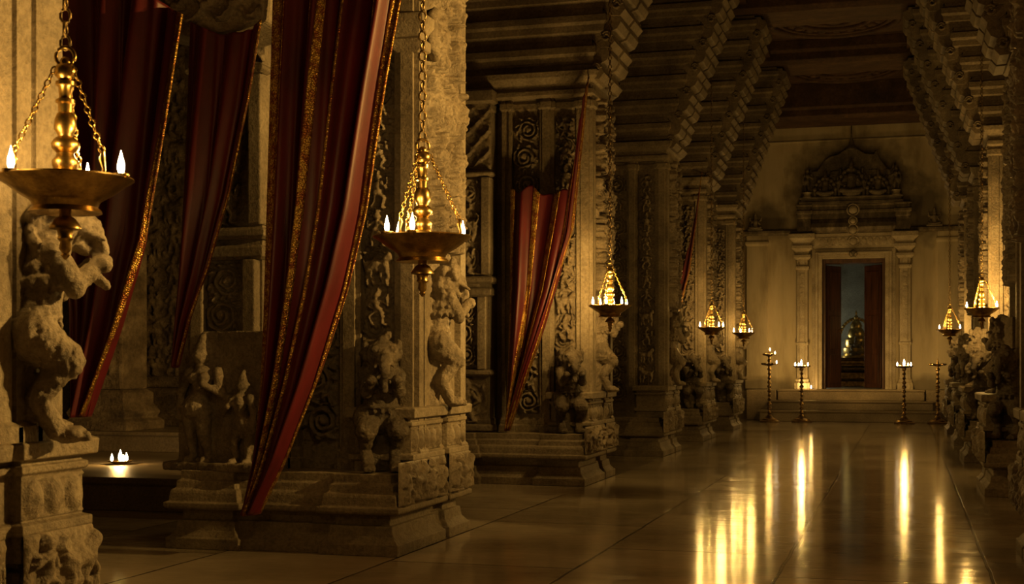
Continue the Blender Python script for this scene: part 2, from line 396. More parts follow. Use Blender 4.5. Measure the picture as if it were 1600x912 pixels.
def panel(name, org, ud, nd, w, h, depth, kind, seed, mat='relief', parent=None, res=0.0085):
    U, V, H = field(kind, w, h, res, seed)
    nu, nv = U.shape; org = np.array(org); ud = np.array(ud); nd = np.array(nd); zd = np.array((0, 0, 1.0))
    P = org+U[..., None]*ud+V[..., None]*zd+(H*depth)[..., None]*nd
    v = P.reshape(-1, 3); idx = np.arange(nu*nv).reshape(nu, nv)
    q = np.stack([idx[:-1, :-1], idx[1:, :-1], idx[1:, 1:], idx[:-1, 1:]], -1).reshape(-1, 4)
    if np.dot(np.cross(ud, zd), nd) < 0: q = q[:, ::-1]
    me = bpy.data.meshes.new(name); me.from_pydata(v.tolist(), [], q.tolist()); me.materials.append(M[mat])
    me.polygons.foreach_set('use_smooth', [True]*len(me.polygons)); me.update()
    o = bpy.data.objects.new(name, me); C.objects.link(o); o.parent = parent
    return o

# ------------------------------------------------------------------ free-standing carving: limbs fused into one skin
def caps3(mb, p, q, r0, r1, n=None):
    p = Vector(p); q = Vector(q); L = (q-p).length
    n = n or max(2, int(L/(min(r0, r1)*.45))+1)
    for i in range(n+1):
        t = i/n; c = p.lerp(q, t); mb.ball(c, r0+(r1-r0)*t, 10, 6)
def fuse(mb, name, voxel, rough, seed):
    me = bpy.data.meshes.new('raw'); me.from_pydata(mb.v, [], mb.f)
    o = bpy.data.objects.new('raw', me); C.objects.link(o)
    r = o.modifiers.new('r', 'REMESH'); r.mode = 'VOXEL'; r.voxel_size = voxel
    s = o.modifiers.new('s', 'SMOOTH'); s.iterations = 1; s.factor = .5
    dg = bpy.context.evaluated_depsgraph_get(); dg.update()
    out = bpy.data.meshes.new_from_object(o.evaluated_get(dg)); out.name = name
    bpy.data.objects.remove(o); bpy.data.meshes.remove(me)
    if rough:
        for v in out.vertices:
            c = v.co*18+Vector((seed, seed*.7, 0)); c2 = v.co*48
            v.co += v.normal*(rough*(mnoise.noise(c)+.6*mnoise.noise(c2)))
    out.polygons.foreach_set('use_smooth', [True]*len(out.polygons)); out.update()
    return out
def yali_mesh():
    m = MB()
    for s in (-1, 1):
        y = s*.115
        m.ball((.17, y, .04), (.10, .062, .045)); 
        for t in (-1, 0, 1): m.ball((.25, y+t*.034, .03), (.035, .02, .03))
        caps3(m, (.10, y, .06), (.0, y*1.1, .22), .055, .06); caps3(m, (.0, y*1.1, .22), (.15, y*1.15, .40), .062, .085)
        caps3(m, (.15, y*1.15, .40), (-.03, y*.95, .52), .10, .13)
        m.ball((.13, y*1.25, .40), (.09, .06, .09))
        # forelegs lifted
        caps3(m, (.08, y*1.05, .92), (.19, y*1.2, .76), .085, .06); caps3(m, (.19, y*1.2, .76), (.31, y*.9, .86), .055, .045)
        m.ball((.35, y*.9, .88), (.06, .05, .05))
        # eyes, ears, tusks
        m.ball((.24, s*.075, 1.17), .035); m.ball((.12, s*.14, 1.20), (.05, .03, .07)); caps3(m, (.29, s*.06, 1.04), (.37, s*.08, 1.0), .022, .012)
        for i in range(9):                          # mane curls
            a = -1.0+i*.42; m.ball((.10-.13*math.sin(a*.8+.4), s*(.13+.02*math.sin(i*2)), 1.02+.14*math.cos(a)), .036)
        for i in range(7): m.ball((-.01-.02*(i % 2), s*(.10+.012*(i % 3)), .72+.055*i), .03)
    caps3(m, (-.05, 0, .50), (.02, 0, .72), .165, .15); caps3(m, (.02, 0, .72), (.07, 0, .95), .15, .145)
    caps3(m, (.07, 0, .95), (.12, 0, 1.10), .13, .145); m.ball((.13, 0, 1.12), (.15, .15, .15))
    caps3(m, (.22, 0, 1.10), (.31, 0, 1.06), .09, .07); caps3(m, (.33, 0, 1.08), (.38, 0, .95), .05, .042); caps3(m, (.38, 0, .95), (.33, 0, .84), .042, .035); caps3(m, (.33, 0, .84), (.40, 0, .78), .033, .025)
    caps3(m, (.22, 0, 1.0), (.29, 0, .96), .05, .035)
    for i in range(8): m.ball((.16-.045*i, .0, 1.27-.004*i*i), .042)
    for z, r, x in ((.60, .165, -.02), (.80, .158, .035), (.87, .155, .05)):
        m.tube([(x+r*math.cos(a), r*math.sin(a), z+.02*math.cos(a)) for a in [2*PI*k/24 for k in range(24)]], .018, 6, True)
        for k in range(16): a = 2*PI*k/16; m.ball((x+r*1.02*math.cos(a), r*1.02*math.sin(a), z-.03), .019)
    tl = [(-.16, 0, .42), (-.24, .02, .55), (-.22, .03, .72), (-.16, .03, .86), (-.18, .03, 1.0)]
    for a, b in zip(tl, tl[1:]): caps3(m, a, b, .04, .04)
    m.box(-.28, .0, -.10, .10, .0, 1.25)
    return fuse(m, 'rearing_beast', .0105, .008, 3)
def person_into(m, ox, h, lean):
    s = h
    P = lambda x, y, z: (ox+x*s*1.05, y*s, z*s)
    caps3(m, P(.0, 0, .90), P(.005, 0, .91), .075*s, .075*s); m.ball(P(0, -.062, .895), (.014*s, .02*s, .02*s))
    caps3(m, P(0, .02, .97), P(.01, .02, 1.06), .06*s, .025*s)
    caps3(m, P(0, 0, .83), P(.0, 0, .78), .04*s, .05*s)
    caps3(m, P(.03*lean, 0, .72), P(.0, 0, .58), .10*s, .075*s); caps3(m, P(0, 0, .55), P(-.04*lean, 0, .46), .085*s, .12*s)
    for q in (-1, 1):
        m.ball(P(.03*lean+q*.05, -.075, .71), .05*s)
        caps3(m, P(.03*lean+q*.13, 0, .76), P(q*.19+.02*lean, -.03, .58), .05*s, .04*s)
        e = P(q*.19+.02*lean, -.03, .58); hnd = P(q*.10, -.12, .66) if q == lean else P(q*.17, -.04, .38)
        caps3(m, e, hnd, .038*s, .028*s); m.ball(hnd, .036*s)
        hip = P(-.04*lean+q*.06, 0, .44); kn = P(q*.09-.03*lean*(q == lean), -.05*(q == lean), .25); an = P(q*.07, 0, .05)
        caps3(m, hip, kn, .085*s, .06*s); caps3(m, kn, an, .055*s, .035*s); m.ball(P(q*.08, -.05, .025), (.04*s, .075*s, .028*s))
    for k in range(14): a = 2*PI*k/14; m.ball(P(-.04*lean+.115*math.cos(a), .115*math.sin(a)*.9, .47), .02*s)
def couple_mesh():
    m = MB(); person_into(m, -.14, .86, 1); person_into(m, .20, .62, -1)
    m.box(-.36, .40, .03, .12, 0, .95); m.box(-.38, .42, -.12, .12, -.06, .0)
    return fuse(m, 'standing_pair', .011, .006, 5)
def seated_mesh():
    m = MB()
    m.ball((0, -.02, .05), (.24, .15, .06))
    for s in (-1, 1):
        caps3(m, (s*.08, -.02, .14), (s*.24, -.12, .13), .075, .06); caps3(m, (s*.24, -.12, .13), (s*.02, -.17, .11), .05, .04)
        caps3(m, (s*.13, 0, .43), (s*.21, -.03, .29), .05, .042); caps3(m, (s*.21, -.03, .29), (s*.15, -.14, .22 if s < 0 else .36), .04, .03)
        caps3(m, (s*.12, .03, .44), (s*.25, .02, .47), .04, .035); caps3(m, (s*.25, .02, .47), (s*.26, 0, .60), .033, .028)
    caps3(m, (0, 0, .17), (0, 0, .42), .11, .125); m.ball((0, 0, .56), .08); caps3(m, (0, .01, .62), (0, .01, .80), .075, .03)
    return fuse(m, 'seated_figure', .013, .005, 2)
YALI = yali_mesh(); COUPLE = couple_mesh(); SEATED = seated_mesh()
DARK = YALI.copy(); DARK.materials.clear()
def place(me, name, mat, parent, loc, rz=0, scale=(1, 1, 1)):
    if not me.materials: me.materials.append(M[mat])
    o = bpy.data.objects.new(name, me); C.objects.link(o); o.parent = parent
    o.location = loc; o.rotation_euler = (0, 0, rz); o.scale = scale
    return o

# ------------------------------------------------------------------ setting
NL, NR = -3.17, 0.72                 # the two lines of pillar plinths that bound the hall
o = structure(MB().box(-14, 8, -6, 40, -.3, 0).build('floor', 'floor'))
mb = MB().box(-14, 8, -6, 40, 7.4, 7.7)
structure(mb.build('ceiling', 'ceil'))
structure(MB().box(-12.4, -12, -6, 33, 0, 7.4).build('wall_left', 'aged'))
structure(MB().box(6.2, 6.6, -6, 33, 0, 7.4).build('wall_right', 'aged'))
YW = 32.3
mb = MB()
mb.box(-12, -1.835, YW, YW+.5, 0, 7.4).box(-.446, 6.2, YW, YW+.5, 0, 7.4).box(-1.835, -.446, YW, YW+.5, 3.67, 7.4).box(-1.835, -.446, YW, YW+.5, 0, .70)
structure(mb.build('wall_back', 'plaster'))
structure(MB().box(-4.0, 1.4, YW-.05, YW, 6.36, 6.40).build('trim_1', 'plaster', bevel=.01))
# shallow end pilasters and the cornice line across the end wall
for i, (a, b) in enumerate(((-3.55, -3.07), (.69, 1.2))):
    structure(MB().loft([(a, YW-.10), (b, YW-.10), (b, YW+.1), (a, YW+.1)], [(-.03, .70), (-.03, .95), (0, 1.0), (0, 4.0), (-.03, 4.05), (-.03, 4.1), (0, 4.12), (0, 4.25)]).build('trim_%d' % (i+2), 'plaster', bevel=.008))
structure(MB().loft([(-4.0, YW-.16), (1.4, YW-.16), (1.4, YW+.1), (-4.0, YW+.1)], [(.06, 4.24), (0, 4.28), (0, 4.34), (.05, 4.36)]).build('trim_4', 'eave', bevel=.006))

# ceiling beams with corbel rows, and the round relief medallions between them
PIER_Y = [3.38, 8.38, 13.80, 18.58, 22.40, 26.45]
for y in PIER_Y[2:]+[30.6]:
    dz = .34 if y > 30 else 0
    mb = MB().loft([(-4.5, y+.15), (2.0, y+.15), (2.0, y+1.35), (-4.5, y+1.35)], [(.10, 6.97-dz), (.0, 7.04-dz), (0, 7.18-dz), (-.08, 7.22-dz), (-.08, 7.4)])
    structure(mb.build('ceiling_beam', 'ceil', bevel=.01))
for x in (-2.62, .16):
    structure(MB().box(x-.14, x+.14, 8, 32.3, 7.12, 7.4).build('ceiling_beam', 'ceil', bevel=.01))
for i, (y, hy) in enumerate(((16.9, 1.2), (21.2, .95), (25.15, 1.15), (29.4, 1.15))):
    mb = MB()
    for k, (f, r) in enumerate(((1.0, .06), (.86, .035), (.55, .05), (.28, .04))):
        mb.tube([(-1.225+1.12*f*math.cos(a), y+hy*f*math.sin(a), 7.39) for a in [2*PI*q/56 for q in range(56)]], r, 8, True)
    for q in range(20):
        a = 2*PI*q/20; mb.ball((-1.225+.80*math.cos(a), y+hy*.71*math.sin(a), 7.4), (.10, .10, .05), 8, 5)
    mb.ball((-1.225, y, 7.4), (.2, .2, .08))
    structure(mb.build('trim_%d' % (10+i), 'ceil', smooth=True))

# ------------------------------------------------------------------ the composite pillars
def pier_parts(root):
    """one pillar; x runs from the aisle (-1.69) to the hall (0), y away from the camera"""
    P = [(-1.69, 0), (-1.14, 0), (-1.14, .06), (-.56, .06), (-.56, .0), (0, 0), (0, .98), (-.05, .98), (-.05, 1.06), (0, 1.06), (0, 1.55), (-1.69, 1.55)]
    MB().loft(P, [(0, 0), (0, .075), (.015, .082), (.05, .125), (.06, .19), (.085, .195), (.085, .272)]).build('plinth', 'stone', root, bevel=.006)
    MB().loft(P, [(.0, .272), (-.012, .285), (-.012, .315), (.015, .322), (.02, .38), (.028, .40), (.05, .41), (.055, .46), (.075, .47), (.075, .53)]).build('base_moulding', 'stone', root, bevel=.006)
    # pedestal under the beast, towards the hall
    Q = [(-.47, .30), (0, .30), (0, .96), (-.05, .96), (-.05, 1.06), (0, 1.06), (0, 1.52), (-.47, 1.52)]
    MB().loft(Q, [(.03, .50), (.03, .60), (.0, .61), (0, .645), (.03, .655), (.03, .83), (.012, .84), (.012, .865), (.03, .87), (.03, .885), (-.015, .895), (-.02, .955), (0, .965)]).build('pedestal', 'stone', root, bevel=.005)
    panel('carved_frieze', (-.005, .03, .32), (0, 1, 0), (1, 0, 0), .93, .29, .055, 'frieze', 11, 'relief', root)
    panel('carved_frieze', (-.005, 1.07, .32), (0, 1, 0), (1, 0, 0), .45, .29, .055, 'frieze', 12, 'relief', root)
    panel('carved_frieze', (-.03, .33, .66), (0, 1, 0), (1, 0, 0), .60, .165, .03, 'beads', 13, 'relief', root)
    panel('carved_frieze', (-.03, 1.09, .66), (0, 1, 0), (1, 0, 0), .40, .165, .03, 'beads', 14, 'relief', root)
    # shaft with its upright strips and sunk panels
    S = [(-1.62, .32), (-1.12, .32), (-1.12, .62), (-1.02, .62), (-1.02, .45), (-.985, .45), (-.985, .47), (-.945, .47), (-.945, .45), (-.91, .45), (-.91, .52), (-.60, .52), (-.60, .46), (-.565, .46), (-.565, .43), (-.48, .43), (-.48, .46), (-.445, .46),
         (-.445, .52), (-.20, .52), (-.20, .47), (-.15, .47), (-.15, .45), (-.06, .45), (-.06, .475), (-.02, .475), (-.02, .56), (-.045, .56), (-.045, .585), (-.02, .585), (-.02, .62), (-.07, .62), (-.07, 1.38), (-.02, 1.38), (-.02, 1.50), (-1.62, 1.50)]
    MB().loft(S, [(-.03, .52), (-.03, .60), (-.015, .61), (-.015, .66), (0, .68), (0, 3.98), (-.018, 4.0), (-.018, 4.06), (0, 4.08), (0, 4.22)]).build('shaft', 'stone', root, bevel=.004)
    panel('relief_panel', (-.905, .515, .72), (1, 0, 0), (0, -1, 0), .30, 3.2, .065, 'vine', 21, 'relief', root)
    panel('relief_panel', (-.44, .515, .72), (1, 0, 0), (0, -1, 0), .235, 3.2, .068, 'figures', 22, 'relief', root)
    panel('relief_panel', (-.068, .63, 2.05), (0, 1, 0), (1, 0, 0), .74, 2.1, .115, 'figures', 23, 'relief', root)
    # the stacked outer column towards the aisle
    A = [(-1.66, .26), (-1.10, .26), (-1.10, .40), (-1.66, .40)]
    for z0, z1, ex in ((.53, .62, -.03), (1.13, 1.20, -.02), (1.98, 2.08, -.015), (2.12, 2.20, -.04), (3.27, 3.33, -.02), (4.05, 4.2, -.04)):
        MB().loft(A, [(ex+.03, z0), (ex, z0+.02), (ex, z1-.02), (ex+.02, z1)]).build('stone_band', 'stone', root, bevel=.005)
    panel('relief_panel', (-1.60, .315, .62), (1, 0, 0), (0, -1, 0), .46, .50, .05, 'figures', 31, 'relief', root)
    for x in (-1.64, -1.24): MB().box(x, x+.10, .24, .40, 1.20, 1.98).build('colonnette', 'stone', root, bevel=.012)
    panel('relief_panel', (-1.53, .31, 1.22), (1, 0, 0), (0, -1, 0), .28, .74, .05, 'vine', 32, 'relief', root)
    for x in (-1.66, -1.20): MB().box(x, x+.10, .25, .40, 2.22, 3.26).build('colonnette', 'stone', root, bevel=.012)
    panel('relief_panel', (-1.55, .315, 2.22), (1, 0, 0), (0, -1, 0), .34, 1.04, .05, 'figures', 33, 'relief', root)
    panel('relief_panel', (-1.64, .315, 3.35), (1, 0, 0), (0, -1, 0), .54, .68, .05, 'lattice', 34, 'relief', root)
    # capital
    K = [(-1.62, .40), (-.02, .40), (-.02, 1.50), (-1.62, 1.50)]
    MB().loft(K, [(.03, 4.10), (-.02, 4.12), (-.02, 4.17), (.01, 4.19), (.0, 4.24), (-.06, 4.30), (-.07, 4.36), (-.03, 4.37)]).build('capital', 'stone', root, bevel=.006)
    # corbels stepping out over the hall, each ending in a drooping scroll
    for i in range(8):
        z = 4.36+.325*i; p = .02+.115*i; f = .36-.012*i
        mb = MB().loft([(-2.3-.07*i, f), (p, f), (p, 1.46), (-2.3-.07*i, 1.46)], [(.05, z), (.045, z+.06), (.015, z+.08), (.01, z+.15), (-.015, z+.18), (-.015, z+.25), (.03, z+.26), (.03, z+.325)])
        q = p-.02
        sc = [(q-.16, z+.30), (q-.17, z+.10), (q-.11, z-.02), (q-.03, z-.09), (q+.06, z-.095), (q+.115, z-.03), (q+.085, z+.03), (q+.075, z+.07), (q+.14, z+.10), (q+.18, z+.17), (q+.17, z+.23), (q+.10, z+.26), (q+.09, z+.30)]
        mb.prism(sc, 'y', f+.05, .86); mb.prism(sc, 'y', .94, 1.40)
        for yy in (f+.03, 1.36):
            mb.tube([(q+.03+.055*math.cos(a)*(1-a/14), yy, z+.02+.055*math.sin(a)*(1-a/14)) for a in [k*.5 for k in range(20)]], .018, 6)
        mb.build('corbel', 'corbel', root, bevel=.008)

def near_variant(root):
    for ch in list(root.children):
        if ch.name.startswith('shaft') or (ch.name.startswith('relief_panel') and abs(ch.data.vertices[0].co.y-.63) < .01) or ch.name.startswith('beast'):
            bpy.data.objects.remove(ch)
    S = [(-1.62, .32), (-1.12, .32), (-1.12, .45), (-.06, .45), (-.06, .475), (-.02, .475), (-.02, .80), (-.05, .80), (-.05, .88), (-.02, .88), (-.02, 1.02), (-.04, 1.02), (-.04, 1.05), (-.02, 1.05), (-.02, 1.14), (-.035, 1.14), (-.035, 1.17), (-.02, 1.17), (-.02, 1.34), (-1.62, 1.34)]
    MB().loft(S, [(-.03, .96), (-.03, 1.02), (0, 1.04), (0, 3.98), (-.018, 4.0), (-.018, 4.06), (0, 4.08), (0, 4.22)]).build('shaft', 'stone', root, bevel=.006)
    place(YALI, 'beast_statue', 'sculpt', root, (-.07, 1.21, .955), math.radians(44), (.70, 1.08, .78))

def make_pier():
    root = thing('carved_pier', 'x', 'pillar'); pier_parts(root)
    place(YALI, 'beast_statue', 'sculpt', root, (-.09, .96, .955), math.radians(46), (.68, 1.05, .84))
    return root
LEFT = ['pale carved pillar behind the first big hanging lamp, a rearing beast on its ledge',
        'big carved pillar behind the second hanging lamp, a stone couple carved at its base',
        'carved pillar with a crimson curtain strung from its corner above a hooked top edge',
        'flat fronted carved pillar with no beast on its front, just beyond the lone third lamp',
        'carved pillar with the small far curtain tied across its front',
        'last carved pillar of the curtained row, next to the pale end wall']
proto = make_pier()
piers = []
for i, y in enumerate(PIER_Y):
    r = proto if i == 0 else copy_tree(proto)
    r.location = (NL, y, 0); r['label'] = LEFT[i]; r['group'] = 'pillars along the curtained side of the hall'; piers.append(r)
RIGHT = ['pillar with a dark beast statue cut by the frame edge, opposite the curtains',
         'pillar behind the higher hanging lamp on the side of the hall without curtains',
         'slim dark pillar between the two hanging lamps of the side without curtains',
         'dark pillar against the end wall, beside the lower lamp opposite the curtains',
         'carved pillar beyond the edge of the picture, first on the bare side']
for i, y in enumerate((13.78, 18.53, 22.44, 26.2, 8.38)):
    r = copy_tree(proto); r.location = (NR, y, 0); r.scale = (-1, 1, 1); r['label'] = RIGHT[i]
    r['group'] = 'pillars along the bare side of the hall'; piers.append(r)
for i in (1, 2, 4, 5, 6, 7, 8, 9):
    place(DARK, 'guardian_statue', 'oiled_shaded', piers[i], (-.235, .30, .535), math.radians(-62), (.62, .80, .70))
bpy.data.objects.remove([c for c in piers[10].children if c.name.startswith('beast')][0])
place(COUPLE, 'couple_statue', 'sculpt', piers[1], (-1.40, .20, .58), math.radians(-8), (1.0, 1.0, .95))
near_variant(piers[0])
for r in piers[6:10]:
    for ch in r.children:
        n = ch.name.split('.')[0]
        if n == 'corbel': ch.location.x -= .22
        elif n in ('shaft', 'relief_panel', 'capital', 'stone_band', 'colonnette'): ch.location.x -= .30
        elif n == 'beast_statue': ch.location.x = -.27; ch.scale = (.55, 1.0, .62)
# rough carved bracket over the aisle side of the second pillar
mb = MB()
mb.prism([(-2.3, 3.62), (-1.72, 3.50), (-1.35, 3.41), (-1.1, 3.44), (-.86, 3.50), (-.83, 3.75), (-.86, 4.3), (-2.3, 4.3)], 'y', -.22, .30)
mb.build('bracket', 'stone', piers[1], bevel=.02)
panel('bracket_relief', (-1.70, -.215, 3.50), (1, 0, 0), (0, -1, 0), .84, .75, .09, 'lattice', 41, 'relief', piers[1])

MB().loft([(-.20, .43), (.0, .43), (.0, .62), (-.20, .62)], [(.03, 3.38), (-.01, 3.41), (-.01, 3.47), (.015, 3.49), (.0, 3.53), (-.03, 3.58), (-.03, 3.64), (.02, 3.66)]).build('neck_band', 'stone', piers[1], bevel=.005)
MB().tube([(.0+.01*k*0, .80+.16*math.cos(a)*(1-a/16), 3.55+.20*math.sin(a)*(1-a/16)) for a in [k*.4 for k in range(32)]], .045, 8).build('bracket_curl', 'relief', piers[1], smooth=True)

# ------------------------------------------------------------------ curtains
def lerp_poly(pts, n):
    pts = [np.array(p, float) for p in pts]
    d = [0]
    for a, b in zip(pts, pts[1:]): d.append(d[-1]+np.linalg.norm(b-a))
    t = np.linspace(0, d[-1], n); arr = np.array(pts)
    out = np.stack([np.interp(t, d, arr[:, k]) for k in range(2)], 1)
    for _ in range(max(2, n//22)):
        out[1:-1] = (out[:-2]+2*out[1:-1]+out[2:])/4
    return out
def curtain(left, right, top, bottom, Y, folds, amp, borders, label, ns=150, nt_=130, ph=0.0, drift=.5, tilt=0.0, cords=(), flat=0.0, ruffle=0.0, y_ref=None):
    k = Y/y_ref if y_ref else 1.0
    left, right, top, bottom = [[(x*k, 1.25+(z-1.25)*k) for x, z in q] for q in (left, right, top, bottom)]
    Lp = lerp_poly(left, nt_); Rp = lerp_poly(right, nt_); Tp = lerp_poly(top, ns); Bp = lerp_poly(bottom, ns)
    s = np.linspace(0, 1, ns)[:, None, None]; t = np.linspace(0, 1, nt_)[None, :, None]
    P = (1-s)*Lp[None]+s*Rp[None]+(1-t)*Tp[:, None]+t*Bp[:, None]-((1-s)*(1-t)*Lp[0]+(1-s)*t*Lp[-1]+s*(1-t)*Rp[0]+s*t*Rp[-1])
    s2 = s[..., 0]; t2 = t[..., 0]
    wrp = s2+.035*np.sin(7*s2+2.1*t2+ph)+.02*np.sin(15*s2-3*t2)
    f = np.sin(2*PI*folds*wrp+ph+drift*t2*2)+.42*np.sin(2*PI*folds*2.3*wrp+1.3+ph)+.2*np.sin(5*t2+9*s2)
    a = amp*(.55+.45*np.clip(t2*1.6, 0, 1))*np.clip(1.25-t2*.55, .4, 1)
    if flat: a = a*np.clip((s2-flat*.6)/(flat*.9), .06, 1)
    Yv = Y+a*f*.5+tilt*s2
    Xv = P[..., 0]+.25*a*np.cos(2*PI*folds*wrp+ph)*np.sin(PI*s2); Zv = P[..., 1]+ruffle*np.clip(1-t2*6, 0, 1)*(np.sin(2*PI*folds*1.4*wrp+ph)+.5*np.sin(61*s2))*np.clip((.72-s2)*8, 0, 1)
    def mesh(name, i0, i1, off, mat, parent, thick):
        n = i1-i0; G = np.stack([Xv[i0:i1], Yv[i0:i1]+off, Zv[i0:i1]], -1)
        v = G.reshape(-1, 3).tolist(); idx = np.arange(n*nt_).reshape(n, nt_)
        q = np.stack([idx[:-1, :-1], idx[:-1, 1:], idx[1:, 1:], idx[1:, :-1]], -1).reshape(-1, 4).tolist()
        mb = MB(); mb.v = v; mb.f = q
        o = mb.build(name, mat, parent, smooth=True)
        m = o.modifiers.new('thickness', 'SOLIDIFY'); m.thickness = thick; m.offset = 0
        return o
    cx, cz = float(Bp[:, 0].mean()), float(Bp[:, 1].min())
    root = thing('curtain', label, 'curtain', group='crimson gold edged curtains')
    mesh('cloth', 0, ns, 0, 'red', root, .006)
    for (a0, a1) in borders:
        i0 = int(a0*(ns-1)); i1 = max(i0+3, int(a1*(ns-1))+1); mesh('gold_border', i0, min(ns, i1), 0, 'gold', root, .014)
    for (x, z, x2, y2, z2) in cords:
        MB().tube([(x, float(Yv[0].mean()), z), ((x+x2)/2, (Y+y2)/2, (z+z2)/2+.01), (x2, y2, z2)], .009, 8).build('cord', 'gold', root, smooth=True)
    return root
curtain([(-3.90, 4.6), (-3.945, 3.6), (-3.985, 2.37), (-4.01, 1.54), (-4.03, 1.13), (-4.08, .63), (-4.145, .29)],
        [(-2.93, 4.4), (-3.08, 3.55), (-3.174, 3.03), (-3.304, 2.23), (-3.436, 1.74), (-3.657, 1.13), (-3.88, .63), (-4.065, .29)],
        [(-3.90, 4.6), (-3.3, 4.35), (-2.93, 4.4)], [(-4.145, .29), (-4.10, .27), (-4.065, .29)], 8.15, 4.2, .17,
        [(0, .115), (.27, .285), (.42, .45), (.58, .62), (.76, .775), (.93, 1)], 'wide crimson curtain with gold stripes drawn across the big pillar by the second lamp', flat=.13)
curtain([(-3.911, 3.03), (-3.924, 2.04), (-3.945, 1.05), (-3.96, .59)],
        [(-3.095, 4.165), (-3.135, 3.71), (-3.248, 2.68), (-3.483, 1.9), (-3.72, 1.25), (-3.918, .62)],
        [(-3.911, 3.03), (-3.70, 3.06), (-3.45, 3.0), (-3.28, 3.0), (-3.22, 3.35), (-3.16, 3.8), (-3.095, 4.165)],
        [(-3.96, .59), (-3.94, .57), (-3.918, .62)], 14.0, 5.0, .11, [(0, .03), (.14, .175), (.27, .31), (.40, .45), (.54, .575), (.67, .69), (.93, 1)],
        'crimson curtain sagging with gold pleats, one corner hooked high at a corbel', ph=.6, ruffle=.028, y_ref=13.6,
        cords=((-3.185, 4.245, -3.22, 14.24, 4.27), (-3.375, 3.05, -3.38, 14.30, 3.07), (-4.02, 3.08, -4.05, 14.28, 3.10)))
curtain([(-3.942, 2.61), (-3.942, 1.98), (-3.92, 1.354)],
        [(-3.169, 4.35), (-3.231, 3.73), (-3.356, 2.80), (-3.543, 2.08), (-3.85, 1.33)],
        [(-3.942, 2.61), (-3.7, 2.68), (-3.48, 2.78), (-3.33, 3.3), (-3.24, 3.8), (-3.169, 4.35)],
        [(-3.92, 1.354), (-3.89, 1.33), (-3.85, 1.33)], 22.55, 4.0, .10, [(.2, .24), (.5, .55), (.92, 1)],
        'small far crimson curtain between the third and fourth hanging lamps', ns=90, nt_=80, ph=1.2, y_ref=22.2,
        cords=((-3.219, 4.395, -3.23, 22.84, 4.42), (-4.00, 2.625, -4.01, 22.88, 2.65)))
curtain([(-5.25, 3.75), (-5.15, 2.34), (-5.06, 1.6), (-5.03, .95)],
        [(-4.262, 3.40), (-4.375, 2.715), (-4.51, 2.0), (-4.713, 1.49), (-4.97, .93)],
        [(-5.25, 3.75), (-4.6, 3.58), (-4.262, 3.40)], [(-5.03, .95), (-5.0, .92), (-4.97, .93)], 7.6, 3.4, .17, [(.955, 1)],
        'broad crimson curtain behind the first hanging lamp', ph=2.0)
curtain([(-4.509, 3.50), (-4.547, 2.8), (-4.594, 1.97), (-4.63, 1.25)],
        [(-3.985, 3.47), (-4.062, 2.99), (-4.199, 2.373), (-4.36, 1.877), (-4.5, 1.544), (-4.59, 1.25)],
        [(-4.509, 3.50), (-4.3, 3.40), (-4.12, 3.40), (-3.985, 3.47)], [(-4.63, 1.25), (-4.61, 1.23), (-4.59, 1.25)], 8.08, 2.6, .07, [(.95, 1)],
        'narrow dark crimson curtain tapering to a point beneath the carved bracket', ph=.3)

# ------------------------------------------------------------------ hanging oil lamps
TRAY = [(.02, -.095), (.10, -.115), (.128, -.118), (.124, -.108), (.112, -.098), (.118, -.082), (.125, -.074), (.165, -.05), (.205, -.02), (.232, -.004), (.240, .002), (.236, .008), (.225, .004), (.19, -.012), (.12, -.03), (.03, -.03)]
STEM = [(.052, -.03), (.05, .0), (.052, .02), (.04, .035), (.046, .05), (.047, .068), (.034, .082), (.03, .095), (.048, .112), (.05, .13), (.04, .145), (.026, .155), (.03, .165), (.04, .18), (.037, .215), (.03, .235), (.024, .24), (.026, .27), (.034, .275), (.034, .285), (.022, .292), (.024, .33), (.034, .338), (.034, .35), (.022, .356), (.036, .37), (.04, .39), (.03, .41), (.014, .415)]
PEND = [(.02, -.095), (.022, -.13), (.035, -.138), (.056, -.168), (.056, -.175), (.03, -.18), (.024, -.2), (.028, -.21), (.018, -.222), (.022, -.245), (.012, -.262), (.016, -.27), (.004, -.285)]
def links(mb, p, q, L, w, r, seg=6, n=10):
    p = Vector(p); q = Vector(q); d = q-p; cnt = max(1, int(round(d.length/(L*.78)))); d.normalize()
    a = Vector((0, 0, 1)) if abs(d.z) < .9 else Vector((1, 0, 0)); u = d.cross(a).normalized(); v = u.cross(d)
    step = (q-p).length/cnt
    for i in range(cnt):
        c = p+d*step*(i+.5); e = u if i % 2 else v
        mb.tube([c+d*(L/2-r)*math.cos(t)+e*(w/2)*math.sin(t) for t in [2*PI*k/n for k in range(n)]], r, seg, True)
FLAME = MB().lathe([(.003, 0), (.009, .008), (.0125, .02), (.012, .032), (.008, .048), (.004, .062), (.0008, .075)], seg=10)
